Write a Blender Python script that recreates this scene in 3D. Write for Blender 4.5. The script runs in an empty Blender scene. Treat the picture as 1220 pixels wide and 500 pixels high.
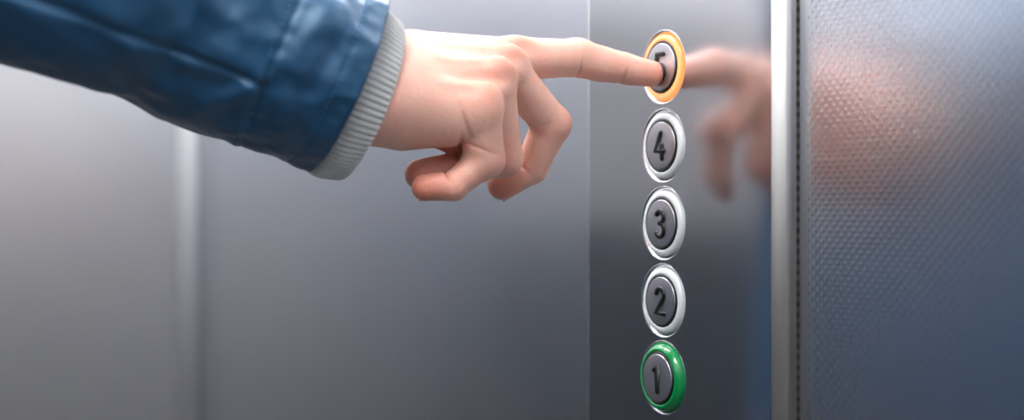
import bpy, math, random
import numpy as np
from mathutils import Vector, Matrix, noise

# ------------------------------------------------------------------ frame
scene = bpy.context.scene
COL = scene.collection
W, H = 1220, 500
FPX = 1694.0                 # 50 mm lens on a 36 mm wide frame
Z0 = 760.0                   # distance (mm) from lens to the top button
TH = math.radians(59.6)
DV = np.array([-math.sin(TH), math.cos(TH), 0.0])
RV = np.array([math.cos(TH), math.sin(TH), 0.0])
UV = np.array([0.0, 0.0, 1.0])
U0 = 180.0 / FPX * Z0
CAM = -(Z0 * DV + U0 * RV)
CAM[2] = 1150.0              # camera height, mm
WALL_Y = 14.0                # wall cladding plane; the face of the panel is y = 0
X_L, X_R, Y_F, Z_C = -848.0, 900.0, -1420.0, 2250.0

def loc3(px, py, w):
    """hand-space millimetres (right, up, towards lens) of a point seen at px,py"""
    z = Z0 - w
    return np.array([(px - 610) / FPX * z, (250 - py) / FPX * z, w])

def to_world(p):
    p = np.asarray(p, float)
    return CAM + p[..., 0:1] * RV + p[..., 1:2] * UV + (Z0 - p[..., 2:3]) * DV

def dir_world(d):
    d = np.asarray(d, float)
    return d[0] * RV + d[1] * UV - d[2] * DV

# ------------------------------------------------------------------ helpers
def mesh_obj(name, verts, faces, mat=None, parent=None, smooth=True, origin=None):
    """verts in world millimetres; origin in millimetres"""
    v = np.asarray(verts, float)
    o0 = np.zeros(3) if origin is None else np.asarray(origin, float)
    me = bpy.data.meshes.new(name)
    me.from_pydata([tuple(x) for x in (v - o0) * 0.001], [], [tuple(int(i) for i in f) for f in faces])
    me.update()
    if smooth:
        me.polygons.foreach_set('use_smooth', [True] * len(me.polygons))
    ob = bpy.data.objects.new(name, me)
    COL.objects.link(ob)
    ob.location = Vector(o0 * 0.001)
    if parent is not None:
        ob.parent = parent
        po = np.array(parent.get('_o', (0, 0, 0)))
        ob.location = Vector((o0 - po) * 0.001)
    ob['_o'] = tuple(float(x) for x in o0)
    if mat:
        me.materials.append(mat)
    return ob

def tag(o, label=None, cat=None, group=None, kind=None):
    if label: o['label'] = label
    if cat: o['category'] = cat
    if group: o['group'] = group
    if kind: o['kind'] = kind
    return o

def box_vf(x0, x1, y0, y1, z0, z1):
    v = [(x, y, z) for x in (x0, x1) for y in (y0, y1) for z in (z0, z1)]
    f = [(0, 1, 3, 2), (4, 6, 7, 5), (0, 4, 5, 1), (2, 3, 7, 6), (0, 2, 6, 4), (1, 5, 7, 3)]
    return v, f

def box(name, x0, x1, y0, y1, z0, z1, mat, parent=None, bevel=0):
    v, f = box_vf(x0, x1, y0, y1, z0, z1)
    c = ((x0 + x1) / 2, (y0 + y1) / 2, (z0 + z1) / 2)
    o = mesh_obj(name, v, f, mat, parent, smooth=False, origin=c)
    if bevel:
        b = o.modifiers.new('bevel', 'BEVEL'); b.width = bevel * 0.001; b.segments = 4
        b.limit_method = 'ANGLE'
        o.data.polygons.foreach_set('use_smooth', [True] * len(o.data.polygons))
        n = o.modifiers.new('wn', 'WEIGHTED_NORMAL')
    return o

def prism(name, outline, z0, z1, mat, parent=None, smooth=True, origin=None):
    """outline: closed list of (x, y); extruded along z"""
    n = len(outline)
    v = [(x, y, z0) for x, y in outline] + [(x, y, z1) for x, y in outline]
    f = [(i, (i + 1) % n, n + (i + 1) % n, n + i) for i in range(n)]
    f += [tuple(range(n - 1, -1, -1)), tuple(range(n, 2 * n))]
    o = mesh_obj(name, v, f, mat, parent, smooth=False, origin=origin)
    if smooth:
        me = o.data
        me.polygons.foreach_set('use_smooth', [True] * n + [False, False])
    return o

def lathe(name, profile, c, mat, parent=None, seg=96, close=False):
    """profile: (radius, y) pairs; revolved about the line through c along world y"""
    v, f = [], []
    n = len(profile)
    for k in range(seg):
        a = 2 * math.pi * k / seg
        for r, y in profile:
            v.append((c[0] + r * math.cos(a), c[1] + y, c[2] + r * math.sin(a)))
    m = n if close else n - 1
    for k in range(seg):
        k2 = (k + 1) % seg
        for i in range(m):
            j = (i + 1) % n
            f.append((k * n + i, k2 * n + i, k2 * n + j, k * n + j))
    o = mesh_obj(name, v, f, mat, parent, origin=c)
    import bmesh
    bm = bmesh.new(); bm.from_mesh(o.data)
    bmesh.ops.remove_doubles(bm, verts=bm.verts, dist=1e-7)
    bmesh.ops.recalc_face_normals(bm, faces=bm.faces)
    bm.to_mesh(o.data); bm.free()
    o.data.polygons.foreach_set('use_smooth', [True] * len(o.data.polygons))
    return o

# ------------------------------------------------------------------ materials
def newmat(name):
    m = bpy.data.materials.new(name); m.use_nodes = True
    nt = m.node_tree
    return m, nt, nt.nodes['Principled BSDF']

def N(nt, typ, **kw):
    n = nt.nodes.new(typ)
    for k, val in kw.items():
        if k.startswith('i_'):
            n.inputs[k[2:]].default_value = val
        else:
            setattr(n, k, val)
    return n

def mth(nt, op, a, b=None, c=None):
    n = nt.nodes.new('ShaderNodeMath'); n.operation = op
    for i, x in enumerate((a, b, c)):
        if x is None: continue
        if isinstance(x, (int, float)): n.inputs[i].default_value = x
        else: nt.links.new(x, n.inputs[i])
    return n.outputs[0]

def plain(name, col, rough=0.5, metal=0.0, **kw):
    m, nt, b = newmat(name)
    b.inputs['Base Color'].default_value = (*col, 1)
    b.inputs['Roughness'].default_value = rough
    b.inputs['Metallic'].default_value = metal
    for k, val in kw.items():
        b.inputs[k.replace('_', ' ')].default_value = val
    # faint procedural unevenness of the gloss
    tc = N(nt, 'ShaderNodeTexCoord')
    no = N(nt, 'ShaderNodeTexNoise', i_Scale=180.0, i_Detail=3.0)
    nt.links.new(tc.outputs['Object'], no.inputs['Vector'])
    r = mth(nt, 'MULTIPLY_ADD', no.outputs['Fac'], 0.08, rough - 0.04)
    nt.links.new(r, b.inputs['Roughness'])
    return m

def embossed_steel(name, col=(0.46, 0.47, 0.49), rough=0.3, amp=0.5):
    """dimpled stainless cladding: rows of small pressed dimples on a 5.1 mm diamond grid"""
    m, nt, b = newmat(name)
    b.inputs['Metallic'].default_value = 1.0
    b.inputs['Base Color'].default_value = (*col, 1)
    tc = N(nt, 'ShaderNodeTexCoord')
    sp = N(nt, 'ShaderNodeSeparateXYZ')
    nt.links.new(tc.outputs['Object'], sp.inputs[0])
    k = 2 * math.pi / 0.0051
    hx = mth(nt, 'ADD', sp.outputs['X'], sp.outputs['Y'])
    cx = mth(nt, 'COSINE', mth(nt, 'MULTIPLY', hx, k))
    cz = mth(nt, 'COSINE', mth(nt, 'MULTIPLY', sp.outputs['Z'], k))
    h = mth(nt, 'MULTIPLY', cx, cz)
    h = N(nt, 'ShaderNodeMapRange', interpolation_type='SMOOTHSTEP').outputs[0] if False else h
    mr = nt.nodes.new('ShaderNodeMapRange'); mr.interpolation_type = 'SMOOTHSTEP'
    mr.inputs['From Min'].default_value = 0.05; mr.inputs['From Max'].default_value = 0.95
    nt.links.new(h, mr.inputs['Value'])
    no = N(nt, 'ShaderNodeTexNoise', i_Scale=9.0, i_Detail=2.0)
    nt.links.new(tc.outputs['Object'], no.inputs['Vector'])
    bp = N(nt, 'ShaderNodeBump'); bp.inputs['Strength'].default_value = amp
    bp.inputs['Distance'].default_value = 0.00035
    nt.links.new(mr.outputs[0], bp.inputs['Height'])
    nt.links.new(bp.outputs[0], b.inputs['Normal'])
    r = mth(nt, 'MULTIPLY_ADD', no.outputs['Fac'], 0.06, rough - 0.03)
    nt.links.new(r, b.inputs['Roughness'])
    return m

def brushed_steel(name, col=(0.55, 0.55, 0.56), rough=0.2, aniso=0.6, amp=0.12):
    m, nt, b = newmat(name)
    b.inputs['Metallic'].default_value = 1.0
    tc = N(nt, 'ShaderNodeTexCoord')
    mp = N(nt, 'ShaderNodeMapping'); mp.inputs['Scale'].default_value = (3500, 3500, 12)
    nt.links.new(tc.outputs['Object'], mp.inputs[0])
    no = N(nt, 'ShaderNodeTexNoise', i_Scale=1.0, i_Detail=2.0)
    nt.links.new(mp.outputs[0], no.inputs['Vector'])
    bp = N(nt, 'ShaderNodeBump'); bp.inputs['Strength'].default_value = amp
    bp.inputs['Distance'].default_value = 0.00004
    nt.links.new(no.outputs['Fac'], bp.inputs['Height'])
    nt.links.new(bp.outputs[0], b.inputs['Normal'])
    r = mth(nt, 'MULTIPLY_ADD', no.outputs['Fac'], 0.08, rough - 0.04)
    nt.links.new(r, b.inputs['Roughness'])
    mx = N(nt, 'ShaderNodeMixRGB')
    mx.inputs[1].default_value = (*[c * 0.93 for c in col], 1)
    mx.inputs[2].default_value = (*[min(1, c * 1.07) for c in col], 1)
    nt.links.new(no.outputs['Fac'], mx.inputs[0])
    nt.links.new(mx.outputs[0], b.inputs['Base Color'])
    return m

def skin_mat():
    m, nt, b = newmat('skin')
    at = N(nt, 'ShaderNodeVertexColor', layer_name='tone')
    tc = N(nt, 'ShaderNodeTexCoord')
    no = N(nt, 'ShaderNodeTexNoise', i_Scale=90.0, i_Detail=4.0)
    nt.links.new(tc.outputs['Object'], no.inputs['Vector'])
    mr = nt.nodes.new('ShaderNodeMapRange')
    mr.inputs['From Min'].default_value = 0.3; mr.inputs['From Max'].default_value = 0.7
    mr.inputs['To Min'].default_value = 0.0; mr.inputs['To Max'].default_value = 0.22
    nt.links.new(no.outputs['Fac'], mr.inputs['Value'])
    mx = N(nt, 'ShaderNodeMixRGB'); mx.inputs[2].default_value = (0.66, 0.26, 0.17, 1)
    nt.links.new(mr.outputs[0], mx.inputs[0]); nt.links.new(at.outputs['Color'], mx.inputs[1])
    nt.links.new(mx.outputs[0], b.inputs['Base Color'])
    b.inputs['Roughness'].default_value = 0.46
    b.inputs['Subsurface Weight'].default_value = 0.6
    b.inputs['Subsurface Radius'].default_value = (1.0, 0.35, 0.2)
    b.inputs['Subsurface Scale'].default_value = 0.0026
    v = N(nt, 'ShaderNodeTexVoronoi', i_Scale=1100.0)
    nt.links.new(tc.outputs['Object'], v.inputs['Vector'])
    n2 = N(nt, 'ShaderNodeTexNoise', i_Scale=420.0, i_Detail=4.0)
    mp = N(nt, 'ShaderNodeMapping'); mp.inputs['Scale'].default_value = (1, 1, 1)
    nt.links.new(tc.outputs['Object'], mp.inputs[0]); nt.links.new(mp.outputs[0], n2.inputs['Vector'])
    hh = mth(nt, 'MULTIPLY_ADD', v.outputs['Distance'], 0.35, n2.outputs['Fac'])
    bp = N(nt, 'ShaderNodeBump'); bp.inputs['Strength'].default_value = 0.45
    bp.inputs['Distance'].default_value = 0.0005
    nt.links.new(hh, bp.inputs['Height']); nt.links.new(bp.outputs[0], b.inputs['Normal'])
    return m

def fabric_mat(name, col, rough, scale=2600.0, sheen=0.2, amp=0.3, spec=0.5):
    m, nt, b = newmat(name)
    tc = N(nt, 'ShaderNodeTexCoord')
    sp = N(nt, 'ShaderNodeSeparateXYZ'); nt.links.new(tc.outputs['Object'], sp.inputs[0])
    w1 = mth(nt, 'SINE', mth(nt, 'MULTIPLY', mth(nt, 'ADD', sp.outputs['Y'], sp.outputs['X']), scale * 2.2))
    w2 = mth(nt, 'SINE', mth(nt, 'MULTIPLY', sp.outputs['Z'], scale * 2.2))
    wv = mth(nt, 'MULTIPLY', w1, w2)
    no = N(nt, 'ShaderNodeTexNoise', i_Scale=45.0, i_Detail=4.0)
    nt.links.new(tc.outputs['Object'], no.inputs['Vector'])
    mx = N(nt, 'ShaderNodeMixRGB')
    mx.inputs[1].default_value = (*[c * 0.85 for c in col], 1)
    mx.inputs[2].default_value = (*[min(1, c * 1.15) for c in col], 1)
    nt.links.new(no.outputs['Fac'], mx.inputs[0])
    nt.links.new(mx.outputs[0], b.inputs['Base Color'])
    b.inputs['Roughness'].default_value = rough
    b.inputs['Specular IOR Level'].default_value = spec
    if spec > 0.8:
        b.inputs['Specular Tint'].default_value = (0.55, 0.8, 1.0, 1)
        b.inputs['Coat Weight'].default_value = 0.4
        b.inputs['Coat Roughness'].default_value = 0.28
        b.inputs['Coat Tint'].default_value = (0.8, 0.92, 1.0, 1)
    b.inputs['Sheen Weight'].default_value = sheen
    b.inputs['Sheen Roughness'].default_value = 0.5
    bp = N(nt, 'ShaderNodeBump'); bp.inputs['Strength'].default_value = amp
    bp.inputs['Distance'].default_value = 0.0002
    hh = mth(nt, 'MULTIPLY_ADD', wv, 0.5, mth(nt, 'MULTIPLY', no.outputs['Fac'], 3.0))
    nt.links.new(hh, bp.inputs['Height']); nt.links.new(bp.outputs[0], b.inputs['Normal'])
    return m

def glow(name, col, strength):
    m, nt, b = newmat(name)
    b.inputs['Base Color'].default_value = (0.8, 0.8, 0.8, 1)
    b.inputs['Emission Color'].default_value = (*col, 1)
    b.inputs['Emission Strength'].default_value = strength
    return m

M = {}
M['clad'] = embossed_steel('dimpled_stainless', (0.62, 0.635, 0.675), 0.24, 0.22)
M['laminate'] = plain('white_laminate', (0.61, 0.62, 0.655), 0.4)  # unseen walls and the added upper bands, white to brighten steel reflections
M['mid_reflect_band'] = plain('pale_grey_reflect_tone', (0.38, 0.38, 0.38), 0.45)  # tones of the added bands, graded for what the steel reflects
M['low_reflect_band'] = plain('slate_reflect_tone', (0.15, 0.15, 0.155), 0.45)
M['grey_reflect_band'] = plain('grey_reflect_band', (0.29, 0.295, 0.315), 0.45)
M['dark_reflect_band'] = plain('charcoal_reflect_tone', (0.050, 0.060, 0.072), 0.45)
M['plain_clad'] = plain('satin_stainless', (0.72, 0.73, 0.745), 0.3, 1.0)
M['panel'] = brushed_steel('brushed_stainless', (0.54, 0.54, 0.56), 0.17)
M['edge'] = brushed_steel('brushed_edge', (0.60, 0.60, 0.585), 0.38)
def gap_shadow_mat():
    m, nt, b = newmat('dotted_gap_shadow')  # shadow of the gap, with wall dots crossing it, painted as dark-brown bands
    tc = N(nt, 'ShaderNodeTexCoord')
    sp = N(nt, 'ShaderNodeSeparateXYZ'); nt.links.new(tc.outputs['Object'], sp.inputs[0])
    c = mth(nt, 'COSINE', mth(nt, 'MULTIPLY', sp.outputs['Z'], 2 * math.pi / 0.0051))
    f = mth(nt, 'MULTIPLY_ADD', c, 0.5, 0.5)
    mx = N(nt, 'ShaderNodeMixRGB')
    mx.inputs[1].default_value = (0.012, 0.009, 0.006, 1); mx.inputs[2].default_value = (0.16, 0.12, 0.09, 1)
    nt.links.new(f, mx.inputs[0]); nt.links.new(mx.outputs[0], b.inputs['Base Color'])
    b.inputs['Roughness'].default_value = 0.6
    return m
M['gap_shadow'] = gap_shadow_mat()
M['chrome'] = plain('polished_steel', (0.72, 0.72, 0.74), 0.26, 1.0)
M['cap'] = brushed_steel('brushed_cap', (0.50, 0.49, 0.52), 0.36, amp=0.25)
M['black'] = plain('black_enamel', (0.004, 0.004, 0.005), 0.35)
M['white_ring'] = plain('white_lens', (0.62, 0.66, 0.68), 0.25, Coat_Weight=0.3)
M['green_ring'] = plain('green_lens', (0.0, 0.24, 0.06), 0.2, Coat_Weight=0.6)
M['skin'] = skin_mat()
M['nail'] = plain('nail', (0.80, 0.50, 0.42), 0.25)
M['jacket'] = fabric_mat('blue_nylon', (0.003, 0.056, 0.135), 0.42, sheen=0.12, amp=0.45, spec=1.0)
M['thread'] = plain('blue_thread', (0.02, 0.13, 0.27), 0.6)
M['cuff'] = fabric_mat('grey_heather_knit', (0.56, 0.585, 0.58), 0.9, scale=1400, sheen=0.5, amp=0.5, spec=0.2)
M['trousers'] = fabric_mat('dark_denim', (0.012, 0.016, 0.03), 0.85, sheen=0.1)
M['hair'] = plain('brown_hair', (0.03, 0.018, 0.01), 0.5)
M['shoe'] = plain('black_leather', (0.01, 0.01, 0.01), 0.35)
M['post'] = plain('brushed_post', (0.42, 0.43, 0.45), 0.5, 1.0)
M['floor'] = plain('dark_rubber_floor', (0.035, 0.035, 0.038), 0.5)
M['ceil'] = plain('white_ceiling', (0.62, 0.62, 0.63), 0.5)
M['lamp'] = glow('lamp_diffuser', (1.0, 0.97, 0.95), 20.0)
M['ring_lit'] = None

def lit_ring():
    m, nt, b = newmat('orange_lit_lens')
    b.inputs['Base Color'].default_value = (0.35, 0.12, 0.03, 1)
    b.inputs['Roughness'].default_value = 0.25
    tc = N(nt, 'ShaderNodeTexCoord')
    sp = N(nt, 'ShaderNodeSeparateXYZ'); nt.links.new(tc.outputs['Object'], sp.inputs[0])
    r = mth(nt, 'SQRT', mth(nt, 'ADD', mth(nt, 'POWER', sp.outputs['X'], 2.0), mth(nt, 'POWER', sp.outputs['Z'], 2.0)))
    cr = N(nt, 'ShaderNodeValToRGB')
    mr = nt.nodes.new('ShaderNodeMapRange')
    mr.inputs['From Min'].default_value = 0.0138; mr.inputs['From Max'].default_value = 0.0182
    nt.links.new(r, mr.inputs['Value']); nt.links.new(mr.outputs[0], cr.inputs[0])
    e = cr.color_ramp.elements
    e[0].position = 0.0; e[0].color = (1.0, 0.36, 0.08, 1)
    e[1].position = 1.0; e[1].color = (1.0, 0.27, 0.05, 1)
    x = e.new(0.45); x.color = (1.0, 0.60, 0.28, 1)
    nt.links.new(cr.outputs[0], b.inputs['Emission Color'])
    b.inputs['Emission Strength'].default_value = 1.0
    return m
M['ring_lit'] = lit_ring()

# ------------------------------------------------------------------ the cabin
def struct(o):
    o['kind'] = 'structure'
    return o
struct(box('wall_back', X_L - 30, X_R, WALL_Y, WALL_Y + 40, 0, Z_C, M['clad']))
struct(box('wall_left', X_L - 40, X_L, Y_F, WALL_Y, 0, Z_C, M['plain_clad']))
struct(box('wall_right', X_R, X_R + 40, Y_F, WALL_Y + 40, 0, Z_C, M['laminate']))
struct(box('wall_front', X_L - 40, X_R + 40, Y_F - 40, Y_F, 0, Z_C, M['laminate']))
# added unseen wall bands, light above dark, to grade the reflections in the steel
tn = 2
for za, zb, mt in ((1400, Z_C - 60, 'laminate'), (1140, 1390, 'grey_reflect_band'), (90, 1130, 'dark_reflect_band')):
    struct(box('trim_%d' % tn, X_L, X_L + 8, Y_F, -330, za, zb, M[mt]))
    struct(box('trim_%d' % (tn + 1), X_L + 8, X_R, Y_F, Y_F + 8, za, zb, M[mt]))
    struct(box('trim_%d' % (tn + 2), X_R - 8, X_R, Y_F + 8, WALL_Y, za, zb, M[{1400: 'laminate', 1140: 'mid_reflect_band', 90: 'low_reflect_band'}[za]]))
    tn += 3
struct(box('floor', X_L - 40, X_R + 40, Y_F - 40, WALL_Y + 40, -40, 0, M['floor']))
struct(box('ceiling', X_L - 40, X_R + 40, Y_F - 40, WALL_Y + 40, Z_C, Z_C + 40, M['ceil']))
# rounded corner post between the far wall and the dimpled wall
def arc(cx, cy, r, a0, a1, n):
    return [(cx + r * math.cos(math.radians(a0 + (a1 - a0) * i / n)), cy + r * math.sin(math.radians(a0 + (a1 - a0) * i / n))) for i in range(n + 1)]
post = [(X_L, WALL_Y), (X_L, WALL_Y - 17)] + arc(X_L + 3, WALL_Y - 17, 3, 180, 300, 5)[1:] + \
       [(X_L + 18, WALL_Y - 3)] + [(X_L + 19, WALL_Y)]
struct(prism('trim_1', post, 0, Z_C, M['post']))
# skirting along the dimpled wall
struct(box('baseboard_back', X_L + 60, X_R, WALL_Y - 8, WALL_Y, 0, 90, M['plain_clad']))

# ceiling lights
def ceiling_light(x0, x1, y0, y1, label):
    c = ((x0 + x1) / 2, (y0 + y1) / 2, Z_C)
    r = bpy.data.objects.new('ceiling_light', None); COL.objects.link(r)
    r.location = Vector([q * 0.001 for q in c]); r['_o'] = c
    tag(r, label, 'light', 'recessed ceiling lights')
    t = 18
    v, f = [], []
    for (a, b_, c_, d) in ((x0, x1, y0, y0 + t), (x0, x1, y1 - t, y1), (x0, x0 + t, y0 + t, y1 - t), (x1 - t, x1, y0 + t, y1 - t)):
        vv, ff = box_vf(a, b_, c_, d, Z_C - 8, Z_C)
        f += [tuple(i + len(v) for i in q) for q in ff]; v += vv
    mesh_obj('frame', v, f, M['plain_clad'], r, smooth=False, origin=c)
    v, f = box_vf(x0 + t, x1 - t, y0 + t, y1 - t, Z_C - 4, Z_C)
    mesh_obj('diffuser', v, f, M['lamp'], r, smooth=False, origin=c)
    return r
ceiling_light(-760, -160, -1180, -160, 'square recessed ceiling light above the person and far corner')
ceiling_light(350, 800, -1180, -400, 'square recessed ceiling light above the push button panel')

# ------------------------------------------------------------------ control panel
PX0, PX1 = -74.0, 85.8
PZ0, PZ1 = 760.0, 1560.0
BV = 5.1
XR = PX1 + BV
panel = bpy.data.objects.new('control_panel', None); COL.objects.link(panel)
panel.location = Vector((0.006, 0.014, PZ0 * 0.001)); panel['_o'] = (6.0, 14.0, PZ0)
tag(panel, 'brushed steel elevator control panel with column of five round floor buttons', 'control panel')
TB = WALL_Y - 1.6
HOLE = 19.9
XC = 52.0
CR = (PX1 - XC) / math.sin(math.radians(3.8))
CURVE = [(XC + CR * math.sin(math.radians(3.8 * i / 12)), CR * (1 - math.cos(math.radians(3.8 * i / 12)))) for i in range(13)]
SAG = CURVE[-1][1]
BVY = 6.6
# face sheet with round holes for the buttons
ZB = [1150 + (250 - py) * Z0 / FPX for py in (80.0, 173.5, 266.0, 358.0, 449.5)]
def face_sheet():
    v, f = [], []
    def quad(a, b, c, d):
        n = len(v); v.extend([a, b, c, d]); f.append((n, n + 1, n + 2, n + 3))
    x0, x1 = PX0 + 2.5, XC
    half = 20.45
    cuts = [PZ1]
    zc = sorted(ZB, reverse=True)
    edges = []
    top = PZ1
    for i, z in enumerate(zc):
        a = top
        b = z + half
        edges.append((b, a))
        top = z - half
    edges.append((PZ0, top))
    for b, a in edges:
        quad((x0, 0, b), (x1, 0, b), (x1, 0, a), (x0, 0, a))
    cv = [(x0_, y_) for x0_, y_ in CURVE]
    for (xa, ya), (xb, yb) in zip(cv[:-1], cv[1:]):
        quad((xa, ya, PZ0), (xb, yb, PZ0), (xb, yb, PZ1), (xa, ya, PZ1))
    for z in zc:
        quad((x0, 0, z - half), (-half, 0, z - half), (-half, 0, z + half), (x0, 0, z + half))
        quad((half, 0, z - half), (x1, 0, z - half), (x1, 0, z + half), (half, 0, z + half))
        S = 96
        n0 = len(v)
        for k in range(S):
            a = 2 * math.pi * k / S
            c, s = math.cos(a), math.sin(a)
            v.append((HOLE * c, 0, z + HOLE * s))
            q = half / max(abs(c), abs(s))
            v.append((q * c, 0, z + q * s))
            v.append((HOLE * c, 2.0, z + HOLE * s))
        for k in range(S):
            k2 = (k + 1) % S
            f.append((n0 + 3 * k, n0 + 3 * k + 1, n0 + 3 * k2 + 1, n0 + 3 * k2))
            f.append((n0 + 3 * k, n0 + 3 * k2, n0 + 3 * k2 + 2, n0 + 3 * k + 2))
    return v, f
v, f = face_sheet()
face = mesh_obj('face_plate', v, f, M['panel'], panel, smooth=False, origin=(6, 0, PZ0))
import bmesh
bm = bmesh.new(); bm.from_mesh(face.data)
bmesh.ops.remove_doubles(bm, verts=bm.verts, dist=1e-6)
bmesh.ops.recalc_face_normals(bm, faces=bm.faces)
bm.to_mesh(face.data); bm.free()
face.data.polygons.foreach_set('use_smooth', [p.center.x * 1000 + 6 > XC and p.area > 1e-4 for p in face.data.polygons])
# folded edges: right edge frame with a broad rounded bevel, narrow left one
right = [(PX1, SAG)] + [(PX1 + 0.6, SAG + 0.25)] + [(PX1 + BV - 0.7, BVY - 0.9)] + arc(PX1 + BV - 1.5, BVY + 0.4, 1.5, 325, 360, 4) + \
        [(XR, TB), (XR - 3, TB), (XR - 3, BVY + 1.5), (PX1 - 1.5, SAG + 1.6)]
prism('edge_frame', right, PZ0, PZ1, M['edge'], panel, origin=(PX1, 6, PZ0))
left = [(PX0 + 2.5, 0.0), (PX0 + 2.5, 2.0), (PX0 + 2, TB), (PX0, TB)] + arc(PX0 + 2.5, 2.5, 2.5, 180, 270, 8)[:-1]
prism('edge_frame', left, PZ0, PZ1, M['edge'], panel, origin=(PX0, 6, PZ0))
for za, zb in ((PZ1, PZ1 + 2), (PZ0 - 2, PZ0)):
    v, f = box_vf(PX0, XR, 3.0, TB, za, zb)
    mesh_obj('end_cap', v, f, M['edge'], panel, smooth=False, origin=(6, 6, za))
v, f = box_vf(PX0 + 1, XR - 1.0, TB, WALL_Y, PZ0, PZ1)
mesh_obj('gap_shadow', v, f, M['gap_shadow'], panel, smooth=False, origin=(6, 12, PZ0))  # dark strip standing in for the shadowed gap behind the panel

# digits as rounded raised strokes
def arcp(cx, cz, rx, rz, a0, a1, n=14):
    return [(cx + rx * math.cos(math.radians(a0 + (a1 - a0) * i / n)), cz + rz * math.sin(math.radians(a0 + (a1 - a0) * i / n))) for i in range(n + 1)]
DIG = {
 '1': [[(-1.9, 3.6), (0.5, 5.4), (0.5, -6.2)]],
 '2': [arcp(0, 2.7, 2.7, 2.9, 165, -30, 14) + [(-2.7, -5.9), (2.9, -5.9)]],
 '3': [arcp(-0.1, 2.9, 2.6, 2.7, 150, -80, 14) + [(-0.4, 0.2)], [(-0.4, 0.2)] + arcp(-0.1, -2.9, 2.9, 3.1, 85, -150, 16)],
 '4': [[(0.5, 5.9), (-3.0, -2.6), (3.0, -2.6)], [(1.3, 0.2), (1.3, -6.0)]],
 '5': [[(2.6, 5.8), (-2.1, 5.8), (-2.4, 0.8)] + arcp(-0.1, -2.4, 2.9, 3.5, 125, -150, 16)],
}
def stroke_mesh(polys, c, r=1.3, hgt=1.0):
    V_, F_ = [], []
    for pl in polys:
        P = [np.array(p, float) for p in pl]
        Q = [P[0]]
        for a, b in zip(P[:-1], P[1:]):
            if np.linalg.norm(b - a) > 1e-6: Q.append(b)
        P = Q; n = len(P)
        rings = []
        K = 12
        for i in range(n):
            t = P[min(i + 1, n - 1)] - P[max(i - 1, 0)]
            t /= np.linalg.norm(t)
            s = np.array([-t[1], t[0]])
            mit = 1.0
            if 0 < i < n - 1:
                a = P[i] - P[i - 1]; b = P[i + 1] - P[i]
                a /= np.linalg.norm(a); b /= np.linalg.norm(b)
                mit = min(1.6, 1 / max(0.3, math.sqrt(max(0, (1 + a @ b) / 2))))
            steps = [(0.0, 1.0)]
            if i == 0: steps = [(-r, 0.05), (-r * 0.8, 0.6), (-r * 0.4, 0.92), (0, 1)]
            if i == n - 1: steps = [(0, 1), (r * 0.4, 0.92), (r * 0.8, 0.6), (r, 0.05)]
            for off, sc in steps:
                ctr = P[i] + t * off
                rg = []
                for k in range(K):
                    a = 2 * math.pi * k / K
                    # squarish cross-section
                    ca, sa = math.cos(a), math.sin(a)
                    ca = math.copysign(abs(ca) ** 0.55, ca); sa = math.copysign(abs(sa) ** 0.45, sa)
                    p = ctr + s * (r * mit * sc * ca)
                    rg.append((c[0] + p[0], c[1] - hgt * sa * (0.4 + 0.6 * sc), c[2] + p[1]))
                rings.append(rg)
        b0 = len(V_)
        for rg in rings: V_ += rg
        for i in range(len(rings) - 1):
            for k in range(K):
                k2 = (k + 1) % K
                F_.append((b0 + i * K + k, b0 + i * K + k2, b0 + (i + 1) * K + k2, b0 + (i + 1) * K + k))
        F_.append(tuple(b0 + k for k in range(K)))
        F_.append(tuple(b0 + (len(rings) - 1) * K + k for k in range(K - 1, -1, -1)))
    return V_, F_

names = {'5': 'lit floor button 5 with glowing orange ring under the fingertip',
         '4': 'unlit floor button 4 with white ring, second from the top',
         '3': 'unlit floor button 3 with white ring, in the middle of the column',
         '2': 'unlit floor button 2 with white ring, just above the green one',
         '1': 'ground floor button 1 with bright green raised ring'}
for d, z in zip('54321', ZB):
    c = (0.0, 0.0, z)
    # polished collar: raised lip, then a cone sinking into the plate
    prof = [(19.95, 1.9), (19.9, 0.0), (19.6, 0.03), (19.2, 0.16), (18.7, 0.5), (18.2, 1.0), (17.8, 1.7), (17.5, 3.0), (11, 3.0)]
    bt = lathe('floor_button', prof, c, M['chrome'], panel)
    bt['label'] = names[d]
    bt.data.materials[0] = M['chrome']
    if d == '1':
        rp = [(18.1, 3.0), (18.1, 0.4), (17.8, -1.0), (17.0, -2.4), (16.0, -3.3), (15.0, -3.7), (14.6, -3.6), (14.2, -3.2), (14.1, 2.5)]
        yc = -4.2
    else:
        rp = [(17.7, 3.0), (17.65, 0.5), (17.4, -0.2), (16.9, -0.75), (16.0, -1.15), (15.0, -1.3), (14.5, -1.3), (14.2, -1.1), (14.1, 2.5)]
        yc = -1.9
    mt = {'5': 'ring_lit', '1': 'green_ring'}.get(d, 'white_ring')
    rg = lathe('light_ring', rp, c, M[mt], bt)
    rg['label'] = {'5': 'glowing orange ring', '1': 'glossy green ring'}.get(d, 'white translucent ring')
    cut = [(14.1, 2.5), (14.1, yc + 0.75), (13.9, yc + 0.45), (13.2, yc + 0.35), (12.8, yc + 0.6), (12.75, 2.5)]
    lathe('black_gasket', cut, c, M['black'], bt)
    cap = lathe('cap', [(12.75, 2.0), (12.75, yc + 0.4), (12.65, yc + 0.2), (12.5, yc + 0.07), (12.2, yc), (6, yc - 0.02), (0.0, yc - 0.03)], c, M['cap'], bt)
    V_, F_ = stroke_mesh([[(x * 1.25, zz * 1.16) for x, zz in pl] for pl in DIG[d]], (0, yc, z))
    nm = mesh_obj('numeral', V_, F_, M['black'], bt, origin=(0, yc, z))

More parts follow.
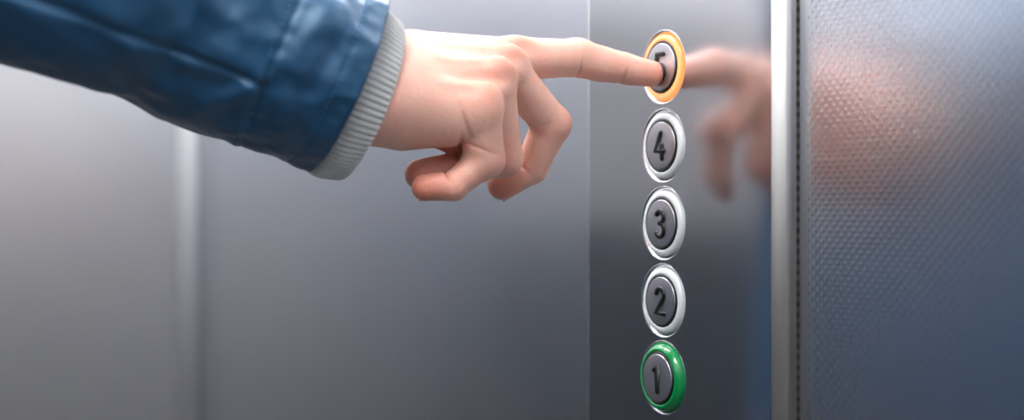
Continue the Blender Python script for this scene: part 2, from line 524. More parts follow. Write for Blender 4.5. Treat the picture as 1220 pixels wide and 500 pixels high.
# ------------------------------------------------------------------ implicit surfaces
def surface_nets(F, lo, h):
    nx, ny, nz = F.shape
    ins = F < 0
    cid = -np.ones((nx - 1, ny - 1, nz - 1), int)
    s = np.zeros((nx - 1, ny - 1, nz - 1), int)
    offs = [(i, j, k) for i in (0, 1) for j in (0, 1) for k in (0, 1)]
    for i, j, k in offs:
        s += ins[i:nx - 1 + i, j:ny - 1 + j, k:nz - 1 + k]
    act = (s > 0) & (s < 8)
    idx = np.argwhere(act)
    cid[act] = np.arange(len(idx))
    acc = np.zeros((len(idx), 3)); cnt = np.zeros(len(idx))
    I, J, K = idx.T
    for a in range(8):
        for ax in range(3):
            o = offs[a]
            if o[ax]: continue
            o2 = list(o); o2[ax] = 1
            f0 = F[I + o[0], J + o[1], K + o[2]]; f1 = F[I + o2[0], J + o2[1], K + o2[2]]
            cr = (f0 < 0) != (f1 < 0)
            t = np.where(cr, f0 / np.where(cr, f0 - f1, 1), 0)
            p = np.array(o, float)[None, :].repeat(len(idx), 0)
            p[:, ax] += t
            acc += np.where(cr[:, None], p, 0); cnt += cr
    verts = lo + h * (idx + acc / cnt[:, None])
    faces = []
    for ax in range(3):
        a0 = [slice(None)] * 3; a1 = [slice(None)] * 3
        a0[ax] = slice(0, -1); a1[ax] = slice(1, None)
        c0 = ins[tuple(a0)]; c1 = ins[tuple(a1)]
        e = np.argwhere(c0 != c1)
        b, c = [(1, 2), (2, 0), (0, 1)][ax]
        ok = (e[:, b] > 0) & (e[:, c] > 0) & (e[:, b] < F.shape[b] - 1) & (e[:, c] < F.shape[c] - 1)
        e = e[ok]
        sgn = c0[tuple(e.T)]
        def g(db, dc):
            q = e.copy(); q[:, b] -= db; q[:, c] -= dc
            return cid[tuple(q.T)]
        q = np.stack([g(1, 1), g(0, 1), g(0, 0), g(1, 0)], 1)
        q = np.where(sgn[:, None], q, q[:, ::-1])
        faces.append(q)
    return verts, np.concatenate(faces)

def rcone(P, a, b, r1, r2):
    a = np.asarray(a, float); b = np.asarray(b, float)
    ab = b - a; L2 = ab @ ab
    pa = P - a
    t = np.clip((pa @ ab) / L2, 0, 1)
    d = np.linalg.norm(pa - t[..., None] * ab, axis=-1)
    return d - (r1 + (r2 - r1) * t)

def ell(P, c, axes, r):
    """ellipsoid, axes = 3 unit vectors"""
    q = P - np.asarray(c, float)
    k = [(q @ np.asarray(ax)) / rr for ax, rr in zip(axes, r)]
    l = np.sqrt(sum(x * x for x in k))
    g = np.sqrt(sum((x / rr) ** 2 for x, rr in zip(k, r)))
    return l * (l - 1) / np.maximum(g, 1e-6)

def smin(a, b, k):
    h = np.maximum(k - np.abs(a - b), 0) / k
    return np.minimum(a, b) - h * h * k * 0.25

def unit(x):
    x = np.asarray(x, float); return x / np.linalg.norm(x)

# hand axes: a along the fingers, cax across (index -> little), nd out of the back of the hand
AX = unit((.95, .02, -.30))
CX = unit((-.26, -.476, .836))
ND = unit(np.cross(CX, AX)); 
if ND[1] < 0: ND = -ND
CX = unit(np.cross(ND, AX));
if CX[2] < 0: CX = -CX

# joint centres (pixel x, pixel y, millimetres towards the lens) with radii
FING = {
 'index':  [(612, 70, 24, 11.2), (688, 69, 11, 10.0), (742, 81.5, 4.5, 8.1), (776.5, 87.5, 1.0, 6.6)],
 'middle': [(602, 82, 38, 10.8), (657, 147, 13, 10.0), (634, 197, 5, 8.8), (599, 220, 4, 8.0)],
 'ring':   [(589, 97, 52, 10.4), (600, 187, 33, 9.2), (548, 201, 38, 8.0), (499, 208, 43, 7.2)],
 'little': [(574, 130, 64, 9.6), (578.5, 189, 54, 9.0), (541, 221, 58, 6.7), (506, 224, 61, 6.2)],
}
THUMB = [(498, 104, 20, 15), (545, 128, 4, 11.5), (572, 142, -4, 9.0), (592, 150, -6, 7.8)]
FJ = {k: [loc3(*q[:3]) for q in v_] for k, v_ in FING.items()}
TJ = [loc3(*q[:3]) for q in THUMB]
WR = loc3(474, 100, 58)
BASE = {'index': loc3(496, 68, 38), 'middle': loc3(490, 80, 50), 'ring': loc3(486, 98, 62), 'little': loc3(484, 122, 72)}

def hand_field(P):
    D = None
    fingers = []
    for k in ('index', 'middle', 'ring', 'little'):
        J = FJ[k]; R = [q[3] for q in FING[k]]
        d = rcone(P, J[0], J[1], R[0], R[1] * 0.97)
        if k in ('ring', 'little'):
            d = smin(d, rcone(P, J[0] - AX * 2.5 - ND * 4, J[1] - AX * 1.6, R[0] * .95, R[1]), 5.0)
        d2 = rcone(P, J[1], J[2], R[1], R[2])
        d3 = rcone(P, J[2], J[3], R[2], R[3])
        d = smin(smin(d, d2, 3.0), d3, 2.0)
        # finger pulp
        t = unit(J[3] - J[2])
        fl = FLEX[k]
        d = smin(d, rcone(P, J[2] + (J[3] - J[2]) * 0.35 + fl * R[3] * .16, J[3] + fl * R[3] * .12 - t * 1.0, R[3] * .97, R[3] * .86), 3.0)
        # flesh bulges between joints on the flexor side
        if k in ('little', 'middle'):
            fingers.append(d); continue
        m0 = J[1] * .5 + J[2] * .5 + fl * 1.3
        d = smin(d, ell(P, m0, (unit(J[2] - J[1]), fl, np.cross(unit(J[2] - J[1]), fl)), (8.5, R[2] * .98, R[2] * .95)), 4)
        fingers.append(d)
    # palm
    pal = None
    for k, r0, r1 in (('index', 13.5, 10.8), ('middle', 13.5, 10.8), ('ring', 13.0, 10.2), ('little', 12.5, 9.8)):
        J = FJ[k][0]
        dd = rcone(P, BASE[k], J, r0, r1)
        pal = dd if pal is None else smin(pal, dd, 9.0)
        # metacarpal on the palm side, fills the thickness of the palm
        dd = rcone(P, BASE[k] - ND * 13, J - ND * 7 - AX * 10, 11.5, 9.0)
        pal = smin(pal, dd, 9.0)
    # heel of the hand on the little finger side
    pal = smin(pal, rcone(P, loc3(482, 136, 66), loc3(535, 146, 62), 11.5, 10), 9)
    # padded edge of the palm above the curled fingertips
    pal = smin(pal, rcone(P, loc3(505, 142, 50), loc3(546, 164, 42), 11, 9.5), 8)
    # wrist and forearm
    fa = np.asarray(loc3(474, 101, 56)); fb = fa + unit(loc3(425, 108, 70) - loc3(474, 101, 56)) * 20
    fc = np.asarray(loc3(300, 40, 112))
    def oval(a, b, r, flat):
        return smin(rcone(P, a + CX * flat, b + CX * flat, r, r), rcone(P, a - CX * flat, b - CX * flat, r, r), 14)
    pal = smin(pal, oval(fa, fb, 19.5, 10), 12)
    pal = smin(pal, oval(fb, fc, 19.5, 10) , 10)
    # thumb, folded under the palm
    th = rcone(P, TJ[0], TJ[1], THUMB[0][3], THUMB[1][3])
    th = smin(th, rcone(P, TJ[1], TJ[2], THUMB[1][3], THUMB[2][3]), 3)
    th = smin(th, rcone(P, TJ[2], TJ[3], THUMB[2][3], THUMB[3][3]), 2)
    pal = smin(pal, th, 7)
    # fingers join the palm smoothly, but only crease against each other
    D = pal
    F = None
    for k, d in zip(('index', 'middle', 'ring', 'little'), fingers):
        F = d if F is None else smin(F, d, 0.9)
    near = 1e9
    for k in ('index', 'middle', 'ring', 'little'):
        near = np.minimum(near, ((P - FJ[k][0]) ** 2).sum(-1))
    kk = 0.9 + 6.0 * np.exp(-near / 14.0 ** 2)
    D = smin(F, pal, kk)
    for c, dr, s1, s2, amp in DENT:
        q = P - c
        al = q @ dr
        rr = (q * q).sum(-1) - al * al
        D = D + amp * np.exp(-0.5 * (al * al / s1 ** 2 + rr / s2 ** 2))
    return D

# flexor (inner) side of each finger's last two bones
FLEX = {}
for k, J in FJ.items():
    if k == 'index':
        FLEX[k] = unit(np.array([0.0, -0.85, 0.5]))
    else:
        t = unit(J[3] - J[2]); t0 = unit(J[2] - J[1])
        # turn away from the outer side of the bend
        out = unit(J[1] - (J[0] + J[2]) / 2)
        f_ = -out - t0 * ((-out) @ t0)
        FLEX[k] = unit(f_)

DENT = []
def dent(p, d, s1, s2, amp):
    DENT.append((np.asarray(p, float), unit(d), s1, s2, amp))
# creases across the inside of the finger joints
for k in ('index', 'middle', 'ring', 'little'):
    J = FJ[k]; R = [q[3] for q in FING[k]]
    for i in (1, 2):
        t = unit(unit(J[i] - J[i - 1]) + unit(J[i + 1] - J[i]))
        dent(J[i] + FLEX[k] * R[i], t, 0.7, 5.5, 1.5)
        if k == 'index':
            dent(J[i] + FLEX[k] * R[i] + t * 2.2, t, 0.5, 4.5, 0.8)
            # wrinkles over the back of the joints
            for o in (-2.6, -0.9, 0.9, 2.6):
                dent(J[i] - FLEX[k] * R[i] + t * o, t, 0.45, 4.5, 0.75)
            dent(J[i] - FLEX[k] * R[i] , t, 4.5, 5, -0.7)
        else:
            o_ = unit(J[i] - (J[i - 1] + J[i + 1]) / 2)
            dent(J[i] + o_ * R[i], t, 4, 5, -0.6)
# knuckles and hollows between them
for k, amp in (('index', -0.8), ('middle', -2.1), ('ring', -2.5), ('little', -2.5)):
    dent(FJ[k][0] + ND * 10.5 + AX * 1.5, AX, 5.5, 5.0, amp)
ks = ['index', 'middle', 'ring', 'little']
for a, b in zip(ks[:-1], ks[1:]):
    dent((FJ[a][0] + FJ[b][0]) / 2 + ND * 9, AX, 10, 3.0, 2.0)
# tendons fanning over the back
for k in ('middle', 'ring', 'little'):
    for s in (0.35, 0.55, 0.75):
        p = BASE[k] * (1 - s) + FJ[k][0] * s + ND * 12
        dent(p, AX, 9, 2.0, -0.7)
# fold where the little finger meets the palm
dent(FJ['little'][0] - AX * 10.5 - ND * 3 + CX * 5, unit(AX + .4 * ND), 1.0, 6, 1.6)
dent(FJ['little'][0] - AX * 11 - ND * 11 + CX * 3, unit(AX + .2 * ND), 1.2, 7, 1.6)

lo = np.array([-98.0, -8.0, -22.0]); hi = np.array([96.0, 102.0, 100.0])
lo = np.array([loc3(395, 100, 80)[0], loc3(500, 252, 60)[1], -20.0])
hi = np.array([loc3(795, 80, 0)[0] + 4, loc3(486, 24, 40)[1] + 3, 106.0])
h = 0.9
gx = [np.arange(lo[i], hi[i], h) for i in range(3)]
def eval_grid(fn, gx):
    nx = len(gx[0]); out = np.empty([len(g) for g in gx])
    for i0 in range(0, nx, 24):
        X, Y, Z = np.meshgrid(gx[0][i0:i0 + 24], gx[1], gx[2], indexing='ij')
        out[i0:i0 + 24] = fn(np.stack([X, Y, Z], -1))
    return out
Fg = eval_grid(hand_field, gx)
# cap the left (sleeve) end so the mesh is closed
Fg[0] = np.maximum(Fg[0], 0.5)
HV, HF = surface_nets(Fg, lo, h)
# pull every vertex on to the true surface
for _ in range(2):
    e = 0.25
    f0 = hand_field(HV)
    g = np.stack([hand_field(HV + np.eye(3)[i] * e) - f0 for i in range(3)], 1) / e
    gn = np.linalg.norm(g, axis=1, keepdims=True)
    st = -(f0[:, None]) * g / np.maximum(gn, 0.3) ** 2
    st = np.clip(st, -0.5, 0.5)
    keep = HV[:, 0] > lo[0] + 2
    HV = np.where(keep[:, None], HV + st, HV)

def tone_of(Vh):
    base = np.array([0.86, 0.53, 0.43])
    red = np.array([0.64, 0.19, 0.125])
    w = np.zeros(len(Vh))
    def add(p, s, a):
        nonlocal w
        w = np.maximum(w, a * np.exp(-0.5 * ((Vh - p) ** 2).sum(1) / s ** 2))
    for k in ks:
        R = FING[k]
        add(FJ[k][3], 9, 0.95 if k != 'index' else 0.55)  # flushed tips, the curled ones deepened with shade put into the colour
        add(FJ[k][0] + ND * 9, 7, 0.6)
        o_ = unit(FJ[k][1] - (FJ[k][0] + FJ[k][2]) / 2)
        add(FJ[k][1] + o_ * 8, 8, 0.65)
        add(FJ[k][2], 9, 0.35)
    add(loc3(535, 168, 45), 14, 0.8)
    w = np.clip(w, 0, 1)[:, None]
    return base * (1 - w) + red * w

# ------------------------------------------------------------------ the person
HW = to_world(HV)
tone = tone_of(HV)
nh = len(HV)
wrist_w = to_world(loc3(404, 100, 70))[0:3] if False else to_world(np.array(loc3(404, 100, 70)))

# rest of the body: stands left of the lens, facing the panel
SH = np.array([-62.0, -640.0, 1430.0])              # right shoulder
EL = np.array([-78.0, -415.0, 1312.0])              # right elbow
WRW = to_world(np.array(loc3(404, 92, 72)))
bodyX = -262.0
bodyY = -668.0
def body_field(P):
    D = None
    def A(d, k=40):
        nonlocal D
        D = d if D is None else smin(D, d, k)
    E3 = (np.array([1., 0, 0]), np.array([0, 1., 0]), np.array([0, 0, 1.]))
    A(ell(P, (bodyX, bodyY - 5, 1290), E3, (165, 108, 190)))
    A(ell(P, (bodyX, bodyY, 1080), E3, (150, 100, 170)))
    A(ell(P, (bodyX, bodyY - 10, 950), E3, (165, 112, 110)))
    A(rcone(P, (bodyX - 130, bodyY, 1425), (bodyX + 135, bodyY, 1425), 58, 58), 50)
    A(rcone(P, (bodyX, bodyY, 1440), (bodyX, bodyY + 15, 1560), 56, 52), 30)
    for s in (-1, 1):
        A(rcone(P, (bodyX + s * 88, bodyY, 900), (bodyX + s * 95, bodyY + 8, 500), 88, 55), 30)
        A(rcone(P, (bodyX + s * 95, bodyY + 8, 500), (bodyX + s * 100, bodyY - 15, 90), 56, 38), 20)
        A(rcone(P, (bodyX + s * 100, bodyY - 25, 55), (bodyX + s * 108, bodyY + 130, 38), 36, 30), 15)
    # left arm hanging
    A(rcone(P, (bodyX - 185, bodyY, 1420), (bodyX - 235, bodyY - 10, 1140), 50, 40), 30)
    A(rcone(P, (bodyX - 235, bodyY - 10, 1140), (bodyX - 225, bodyY + 70, 900), 40, 27), 15)
    A(rcone(P, (bodyX - 225, bodyY + 75, 890), (bodyX - 220, bodyY + 95, 830), 25, 24), 10)
    # right upper arm and forearm
    A(rcone(P, SH, EL, 50, 40), 30)
    A(rcone(P, EL, WRW, 38, 24), 15)
    # head
    hc = np.array([bodyX, bodyY + 35, 1660.0])
    A(ell(P, hc + [0, -8, 15], E3, (76, 95, 98)), 20)
    A(ell(P, hc + [0, 22, -45], E3, (58, 66, 75)), 25)
    A(rcone(P, hc + [0, 84, 8], hc + [0, 106, -22], 9, 13), 10)
    A(ell(P, hc + [0, 86, -56], E3, (26, 10, 9)), 8)
    for s in (-1, 1):
        A(ell(P, hc + [s * 77, -8, -8], E3, (9, 18, 30)), 6)
        e_ = P - (hc + [s * 31, 92, 12])
        D = D + 9 * np.exp(-0.5 * (e_ ** 2).sum(-1) / 13 ** 2)
        # fingers of the hanging left hand
    for i in range(4):
        x = bodyX - 236 + i * 3
        A(rcone(P, (x, bodyY + 70 + i * 17, 825), (x + 14, bodyY + 78 + i * 17, 745 + abs(i - 1.6) * 8), 9, 7.5), 4)
    A(rcone(P, (bodyX - 205, bodyY + 118, 860), (bodyX - 190, bodyY + 138, 800), 11, 8.5), 8)
    return D
blo = np.array([bodyX - 300, bodyY - 160, -10.0]); bhi = np.array([bodyX + 300, WRW[1] + 5, 1790.0])
hb = 9.0
bx = [np.arange(blo[i], bhi[i], hb) for i in range(3)]
BV_, BF_ = surface_nets(eval_grid(body_field, bx), blo, hb)
btone = np.tile(np.array([0.80, 0.50, 0.385]), (len(BV_), 1))
allV = np.concatenate([HW, BV_]); allF = np.concatenate([HF, BF_ + nh])
orig = np.array([bodyX, bodyY, 0.0])
person = mesh_obj('person', allV, allF, M['skin'], origin=orig)
ca = person.data.color_attributes.new('tone', 'FLOAT_COLOR', 'POINT')
cc = np.ones((len(allV), 4)); cc[:, :3] = np.concatenate([tone, btone])
ca.data.foreach_set('color', cc.ravel())
tag(person, 'person in blue jacket with grey knit cuff, pressing top button with right index finger', 'person')

# clothes grown from the same field
EY = EL[1] + 40
def jkt(P):
    d = body_field(P) - 15
    d = np.maximum(np.maximum(d, 850 - P[..., 2]), P[..., 2] - 1520)
    # the hanging hand stays bare
    d = np.where((P[..., 0] < bodyX - 178) & (P[..., 2] < 905), 5.0, d)
    return d
lo_ = np.array([bodyX - 330, bodyY - 190, 830.0]); hi_ = np.array([30.0, EY, 1540.0])
gx_ = [np.arange(lo_[i], hi_[i], 9.0) for i in range(3)]
Fx = eval_grid(jkt, gx_); Fx[:, -1] = np.maximum(Fx[:, -1], 1)
v_, f_ = surface_nets(Fx, lo_, 9.0)
mesh_obj('jacket', v_, f_, M['jacket'], person, origin=orig)

def trs(P):
    d = body_field(P) - 9
    d = np.maximum(np.maximum(d, 95 - P[..., 2]), P[..., 2] - 960)
    d = np.where((P[..., 0] < bodyX - 178) & (P[..., 2] > 600), 5.0, d)
    return d
lo_ = np.array([bodyX - 240, bodyY - 150, 80.0]); hi_ = np.array([bodyX + 240, bodyY + 170, 980.0])
gx_ = [np.arange(lo_[i], hi_[i], 9.0) for i in range(3)]
v_, f_ = surface_nets(eval_grid(trs, gx_), lo_, 9.0)
mesh_obj('trousers', v_, f_, M['trousers'], person, origin=orig)
for s in (-1, 1):
    def sh(P):
        d = rcone(P, (bodyX + s * 100, bodyY - 28, 48), (bodyX + s * 109, bodyY + 138, 38), 44, 38)
        d = np.minimum(d, rcone(P, (bodyX + s * 100, bodyY - 22, 60), (bodyX + s * 100, bodyY - 18, 100), 44, 47))
        return np.maximum(d, 1 - P[..., 2])
    lo_ = np.array([bodyX + s * 105 - 70, bodyY - 100, -8.0]); hi_ = np.array([bodyX + s * 105 + 70, bodyY + 200, 160.0])
    gx_ = [np.arange(lo_[i], hi_[i], 6.0) for i in range(3)]
    v_, f_ = surface_nets(eval_grid(sh, gx_), lo_, 6.0)
    mesh_obj('shoe', v_, f_, M['shoe'], person, origin=orig)
def hairf(P):
    hc = np.array([bodyX, bodyY + 35, 1660.0])
    E3 = (np.array([1., 0, 0]), np.array([0, 1., 0]), np.array([0, 0, 1.]))
    d = ell(P, hc + [0, -14, 22], E3, (86, 103, 106))
    q = P - hc
    cut = (q[..., 1] * 0.75 - q[..., 2] * 0.6) - 18          # open over the face
    cut2 = -50 - q[..., 2]
    n = 2.0 * np.sin(P[..., 0] * .22) * np.sin(P[..., 1] * .09 + 1)
    return np.maximum(np.maximum(d + n, cut), cut2)
lo_ = np.array([bodyX - 110, bodyY - 110, 1580.0]); hi_ = np.array([bodyX + 110, bodyY + 160, 1810.0])
gx_ = [np.arange(lo_[i], hi_[i], 5.0) for i in range(3)]
v_, f_ = surface_nets(eval_grid(hairf, gx_), lo_, 5.0)
mesh_obj('hair', v_, f_, M['hair'], person, origin=orig)

# nails on the outer side of the fingertips
def nail(J2, J3, r, flex):
    t = unit(J3 - J2); o = -flex - t * ((-flex) @ t); o = unit(o); s = np.cross(t, o)
    V_, F_ = [], []
    nu, nv = 9, 9
    L, Wd = r * 1.55, r * 0.95
    for side in (0, 1):
        for i in range(nu):
            for j in range(nv):
                u = -1 + 2 * i / (nu - 1); w = -1 + 2 * j / (nv - 1)
                ww = w * math.sqrt(max(0.0, 1 - 0.35 * abs(u) ** 3))
                a = ww * Wd / r
                rr = r * (1.0 if side == 0 else 0.94) + 0.15
                p = J3 - t * (L * 0.12) + t * (u * L * 0.5) + o * (rr * math.cos(a)) + s * (rr * math.sin(a)) - o * (0.5 * max(0, u) ** 2)
                V_.append(p)
    def q(side, i, j): return side * nu * nv + i * nv + j
    for i in range(nu - 1):
        for j in range(nv - 1):
            F_.append((q(0, i, j), q(0, i + 1, j), q(0, i + 1, j + 1), q(0, i, j + 1)))
            F_.append((q(1, i, j), q(1, i, j + 1), q(1, i + 1, j + 1), q(1, i + 1, j)))
    for i in range(nu - 1):
        F_.append((q(0, i, 0), q(1, i, 0), q(1, i + 1, 0), q(0, i + 1, 0)))
        F_.append((q(0, i, nv - 1), q(0, i + 1, nv - 1), q(1, i + 1, nv - 1), q(1, i, nv - 1)))
    for j in range(nv - 1):
        F_.append((q(0, 0, j), q(0, 0, j + 1), q(1, 0, j + 1), q(1, 0, j)))
        F_.append((q(0, nu - 1, j), q(1, nu - 1, j), q(1, nu - 1, j + 1), q(0, nu - 1, j + 1)))
    return to_world(np.array(V_)), F_
for k in ks:
    v_, f_ = nail(FJ[k][2], FJ[k][3], FING[k][3][3], FLEX[k])
    mesh_obj('fingernail', v_, f_, M['nail'], person, origin=to_world(FJ[k][3]))

# ------------------------------------------------------------------ sleeve and cuff
def loft(rings, closed_start=False):
    n = len(rings[0]); v_, f_ = [], []
    for r in rings: v_ += list(r)
    for i in range(len(rings) - 1):
        for k in range(n):
            k2 = (k + 1) % n
            f_.append((i * n + k, (i + 1) * n + k, (i + 1) * n + k2, i * n + k2))
    return v_, f_

S_HEM = loc3(413, 93, 67); S_MID = loc3(225, 12, 92); S_OUT = loc3(46, -64, 118)
def catmull(p0, p1, p2, p3, t):
    return 0.5 * ((2 * p1) + (-p0 + p2) * t + (2 * p0 - 5 * p1 + 4 * p2 - p3) * t * t + (-p0 + 3 * p1 - 3 * p2 + p3) * t ** 3)
ELc = np.array([ (EL - CAM) @ RV, EL[2] - CAM[2], Z0 - (EL - CAM) @ DV ])
SHc = np.array([ (SH - CAM) @ RV, SH[2] - CAM[2], Z0 - (SH - CAM) @ DV ])
path = [S_HEM + (S_HEM - S_MID) * 0.5, S_HEM, S_MID, S_OUT, ELc, SHc]
rad = [47.5, 48.5, 51.5, 57, 62, 70]
NA = 220
rings = []
prev = None
samples = []
for sgi in range(1, 4):
    for i in range(70 if sgi < 3 else 50):
        t = i / (70 if sgi < 3 else 50)
        p = catmull(path[sgi - 1], path[sgi], path[sgi + 1], path[sgi + 2], t)
        q = catmull(path[sgi - 1], path[sgi], path[sgi + 1], path[sgi + 2], t + 0.01)
        samples.append((p, unit(q - p), rad[sgi] + (rad[sgi + 1] - rad[sgi]) * t))
VIEW = np.array([0, 0, 1.0])
def frame(tn):
    """e1 = up-ish in the ring, e2 = towards the lens"""
    e2 = unit(VIEW - tn * (VIEW @ tn)); e1 = np.cross(tn, e2)
    if e1[1] < 0: e1 = -e1
    return e1, e2
# arclength
sl = [0.0]
for a, b in zip(samples[:-1], samples[1:]): sl.append(sl[-1] + np.linalg.norm(b[0] - a[0]))
R_ = math.radians
FOLDS = [(62, R_(60), .5, 6, 30, 2.6), (74, R_(66), .35, 5, 26, -2.8), (88, R_(64), .2, 6, 30, 2.8), (28, R_(70), -.4, 6, 24, 1.8), (20, R_(95), -.2, 5, 20, -1.6),
         (104, R_(70), .7, 7, 34, -2.4), (118, R_(75), .6, 7, 36, 2.2), (95, R_(128), 1.0, 6, 34, 2.2), (110, R_(134), .9, 6, 30, -2.0), (140, R_(118), 1.1, 8, 40, 2.5),
         (60, R_(140), .8, 5, 24, 1.5), (48, R_(120), -.6, 4, 22, 1.2), (165, R_(85), .8, 8, 40, -2.5), (180, R_(100), .9, 8, 40, 2.5), (24, R_(130), .5, 5, 22, 1.2)]
def wrinkle(s, th, p):
    """outward offset (mm) of the cloth at distance s from the hem, angle th"""
    q = Vector((s * 0.011, math.cos(th) * 1.1, math.sin(th) * 1.1))
    d = 4.2 * (noise.noise(q + Vector((3.1, 0, 0)))) * min(1, s / 40 + .15)
    d += 2.4 * (abs(noise.noise(Vector((s * 0.022, math.cos(th) * 2.1, math.sin(th) * 2.1 + 5)))) - .2) * min(1, s / 25)
    d += 1.5 * noise.noise(Vector((s * 0.06, math.cos(th) * 4 + 9, math.sin(th) * 4))) + 0.7 * noise.noise(Vector((s * 0.14, math.cos(th) * 8, math.sin(th) * 8 + 4))) * (math.exp(-((s - 10) / 14.0) ** 2) + math.exp(-((s - 42) / 14.0) ** 2) + .3)
    # slanted drag folds
    ph = s * 0.055 + 2.0 * math.sin(th + 0.6) + 1.4 * noise.noise(Vector((s * 0.012, th * 0.5, 7)))
    d += 2.4 * math.sin(ph) * (0.4 + 0.6 * noise.noise(Vector((s * 0.01, th * .7, 2.2))))  * min(1, s / 30)
    # crumpled folds pushed up the sleeve
    for s0, t0, ang, ls, lt, am in FOLDS:
        a_ = (s - s0); b_ = ((th - t0 + math.pi) % (2 * math.pi) - math.pi) * 50
        u_ = a_ * math.cos(ang) + b_ * math.sin(ang); v2 = -a_ * math.sin(ang) + b_ * math.cos(ang)
        d += am * math.exp(-(u_ / ls) ** 2 - (v2 / lt) ** 2)
    # puckers at the hem
    d += 0.16 * math.sin(th * 34 + 3 * math.sin(th * 3)) * math.exp(-((s - 7) / 6.0) ** 2)
    # turned hem
    d += 0.5 * math.exp(-((s - 3) / 5.0) ** 2) - 0.45 * math.exp(-((s - 11) / 1.4) ** 2)
    # seam round the arm and seam along it
    d += -0.75 * math.exp(-((s - seam_s(th)) / 1.1) ** 2) + 0.3 * math.exp(-((s - seam_s(th) - 4) / 3.0) ** 2)
    dt = (th - SEAM_TH) * 50
    if s > seam_s(SEAM_TH): d += -2.0 * math.exp(-(dt / 1.5) ** 2) + 0.4 * math.exp(-((dt - 4) / 3.0) ** 2)
    return d
def seam_s(th): return 34 + 7 * math.sin(th)
SEAM_TH = math.radians(114)
for (p, tn, r), s in zip(samples, sl):
    e1, e2 = frame(tn)
    rg = []
    for k in range(NA):
        th = 2 * math.pi * k / NA          # 0 = up, 90 deg = towards the lens
        rr = r + wrinkle(s, th, p)
        rg.append(p + e1 * rr * math.cos(th) + e2 * rr * math.sin(th))
    rings.append(rg)
# turned-in lip at the hem
p, tn, r = samples[0]; e1, e2 = frame(tn)
lip = []
for off, dr in ((14, -3.5), (5, -3.0), (0.8, -2.4), (-0.6, -1.0)):
    lip.append([p + tn * off + (e1 * math.cos(2 * math.pi * k / NA) + e2 * math.sin(2 * math.pi * k / NA)) * (r + dr) for k in range(NA)])
rings = lip + rings
v_, f_ = loft(rings)
hem_w = to_world(S_HEM)
sleeve = mesh_obj('jacket_sleeve', to_world(np.array(v_)), f_, M['jacket'], person, origin=hem_w)
bm = bmesh.new(); bm.from_mesh(sleeve.data); bmesh.ops.recalc_face_normals(bm, faces=bm.faces); bm.to_mesh(sleeve.data); bm.free()

# stitches of the hem and of the round seam: short raised threads
def stitches(sfun, step, ln, name):
    V_, F_ = [], []
    n = int(2 * math.pi * 50 / step)
    for k in range(n):
        th0 = 2 * math.pi * k / n
        pts = []
        for th in (th0, th0 + 2 * math.pi / n * ln):
            s = sfun(th)
            i = max(0, min(len(sl) - 2, int(np.searchsorted(sl, s)) - 1))
            t = (s - sl[i]) / (sl[i + 1] - sl[i])
            p = samples[i][0] * (1 - t) + samples[i + 1][0] * t
            tn = samples[i][1]; r = samples[i][2]
            e1, e2 = frame(tn)
            o = e1 * math.cos(th) + e2 * math.sin(th)
            pts.append((p + o * (r + wrinkle(s, th, p) + 0.12), o, tn))
        b0 = len(V_)
        for pp, o, tn in pts:
            for a in range(6):
                an = 2 * math.pi * a / 6
                V_.append(pp + 0.28 * (o * math.sin(an) + tn * math.cos(an)))
        for a in range(6):
            a2 = (a + 1) % 6
            F_.append((b0 + a, b0 + a2, b0 + 6 + a2, b0 + 6 + a))
        F_.append(tuple(b0 + a for a in range(5, -1, -1))); F_.append(tuple(b0 + 6 + a for a in range(6)))
    mesh_obj(name, to_world(np.array(V_)), F_, M['thread'], sleeve, origin=hem_w)
stitches(lambda th: 11.0, 3.0, 0.65, 'hem_stitching')
stitches(lambda th: seam_s(th) + 3.5, 3.0, 0.65, 'seam_stitching')

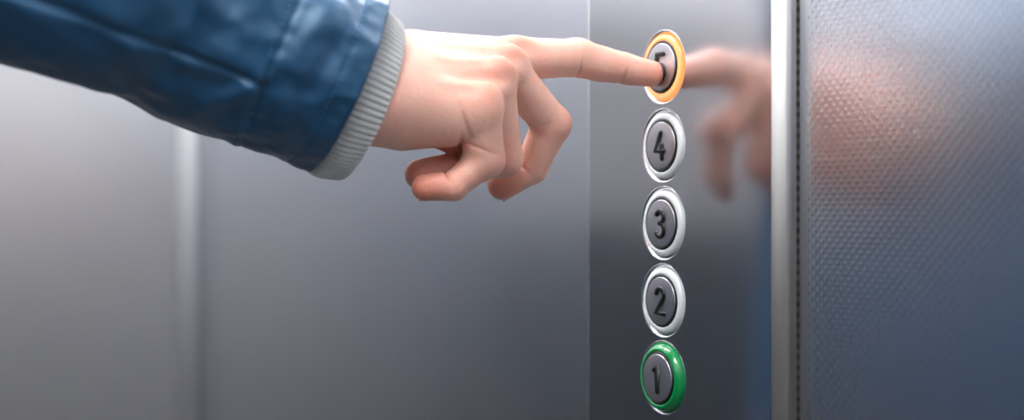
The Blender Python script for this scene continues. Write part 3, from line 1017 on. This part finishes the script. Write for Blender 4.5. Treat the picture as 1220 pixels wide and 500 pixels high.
# ribbed knit cuff
C_IN = loc3(398, 99, 70); C_RIM = loc3(434, 119, 60)
C_RIM = loc3(437, 119, 60)
axis = unit(C_RIM - C_IN)
axis = unit(axis * .25 + unit(np.array([.93, -.33, -.27])) * .75)
e1, e2 = frame(axis)
L = 28.0
prof = []     # (distance from rim back along the arm, radius)
for i in range(26):
    t = i / 25
    prof.append((L * (1 - t) , 37.0 + 5.6 * math.sin(math.pi * 0.5 * min(1, t * 1.4)) - 2.0 * max(0, t - .7) / .3))
for i in range(1, 11):
    a = math.pi * i / 10
    prof.append((-2.6 * math.sin(a), 40.3 - 2.6 * (1 - math.cos(a)) ))
for i in range(1, 16):
    prof.append((i * 1.6, 35.1 - i * 0.35))
NR = 84; NC = NR * 8
rings = []
for j, (back, r) in enumerate(prof):
    c = C_RIM - axis * back
    rg = []
    for k in range(NC):
        th = 2 * math.pi * k / NC
        rib = 1.2 * (abs(math.cos(th * NR / 2)) ** 0.7 - 0.5)
        wob = 0.9 * noise.noise(Vector((math.cos(th) * 2, math.sin(th) * 2, back * 0.05)))
        rr = r + rib + wob
        rg.append(c + e1 * rr * 1.02 * math.cos(th) + e2 * rr * 0.98 * math.sin(th))
    rings.append(rg)
v_, f_ = loft(rings)
cuff = mesh_obj('knit_cuff', to_world(np.array(v_)), f_, M['cuff'], person, origin=to_world(C_RIM))
bm = bmesh.new(); bm.from_mesh(cuff.data); bmesh.ops.recalc_face_normals(bm, faces=bm.faces); bm.to_mesh(cuff.data); bm.free()
cuff['label'] = 'grey ribbed knit cuff'

# ------------------------------------------------------------------ camera
cam = bpy.data.cameras.new('camera'); co = bpy.data.objects.new('camera', cam); COL.objects.link(co)
cam.sensor_width = 36.0; cam.lens = FPX * 36.0 / W
co.location = Vector(CAM * 0.001)
rot = Matrix((RV, UV, -DV)).transposed()
co.rotation_euler = rot.to_euler()
cam.clip_start = 0.02; cam.clip_end = 20
cam.dof.use_dof = True
cam.dof.focus_distance = 0.728
cam.dof.aperture_fstop = 3.4
scene.camera = co

# ------------------------------------------------------------------ world and colour
wd = bpy.data.worlds.new('world'); scene.world = wd; wd.use_nodes = True
wd.node_tree.nodes['Background'].inputs[0].default_value = (0.5, 0.55, 0.6, 1)
wd.node_tree.nodes['Background'].inputs[1].default_value = 0.3
vs = scene.view_settings
vs.view_transform = 'Standard'; vs.look = 'None'; vs.gamma = 1.0; vs.use_curve_mapping = False
vs.exposure = 0.0
for o in bpy.data.objects:
    if '_o' in o: del o['_o']
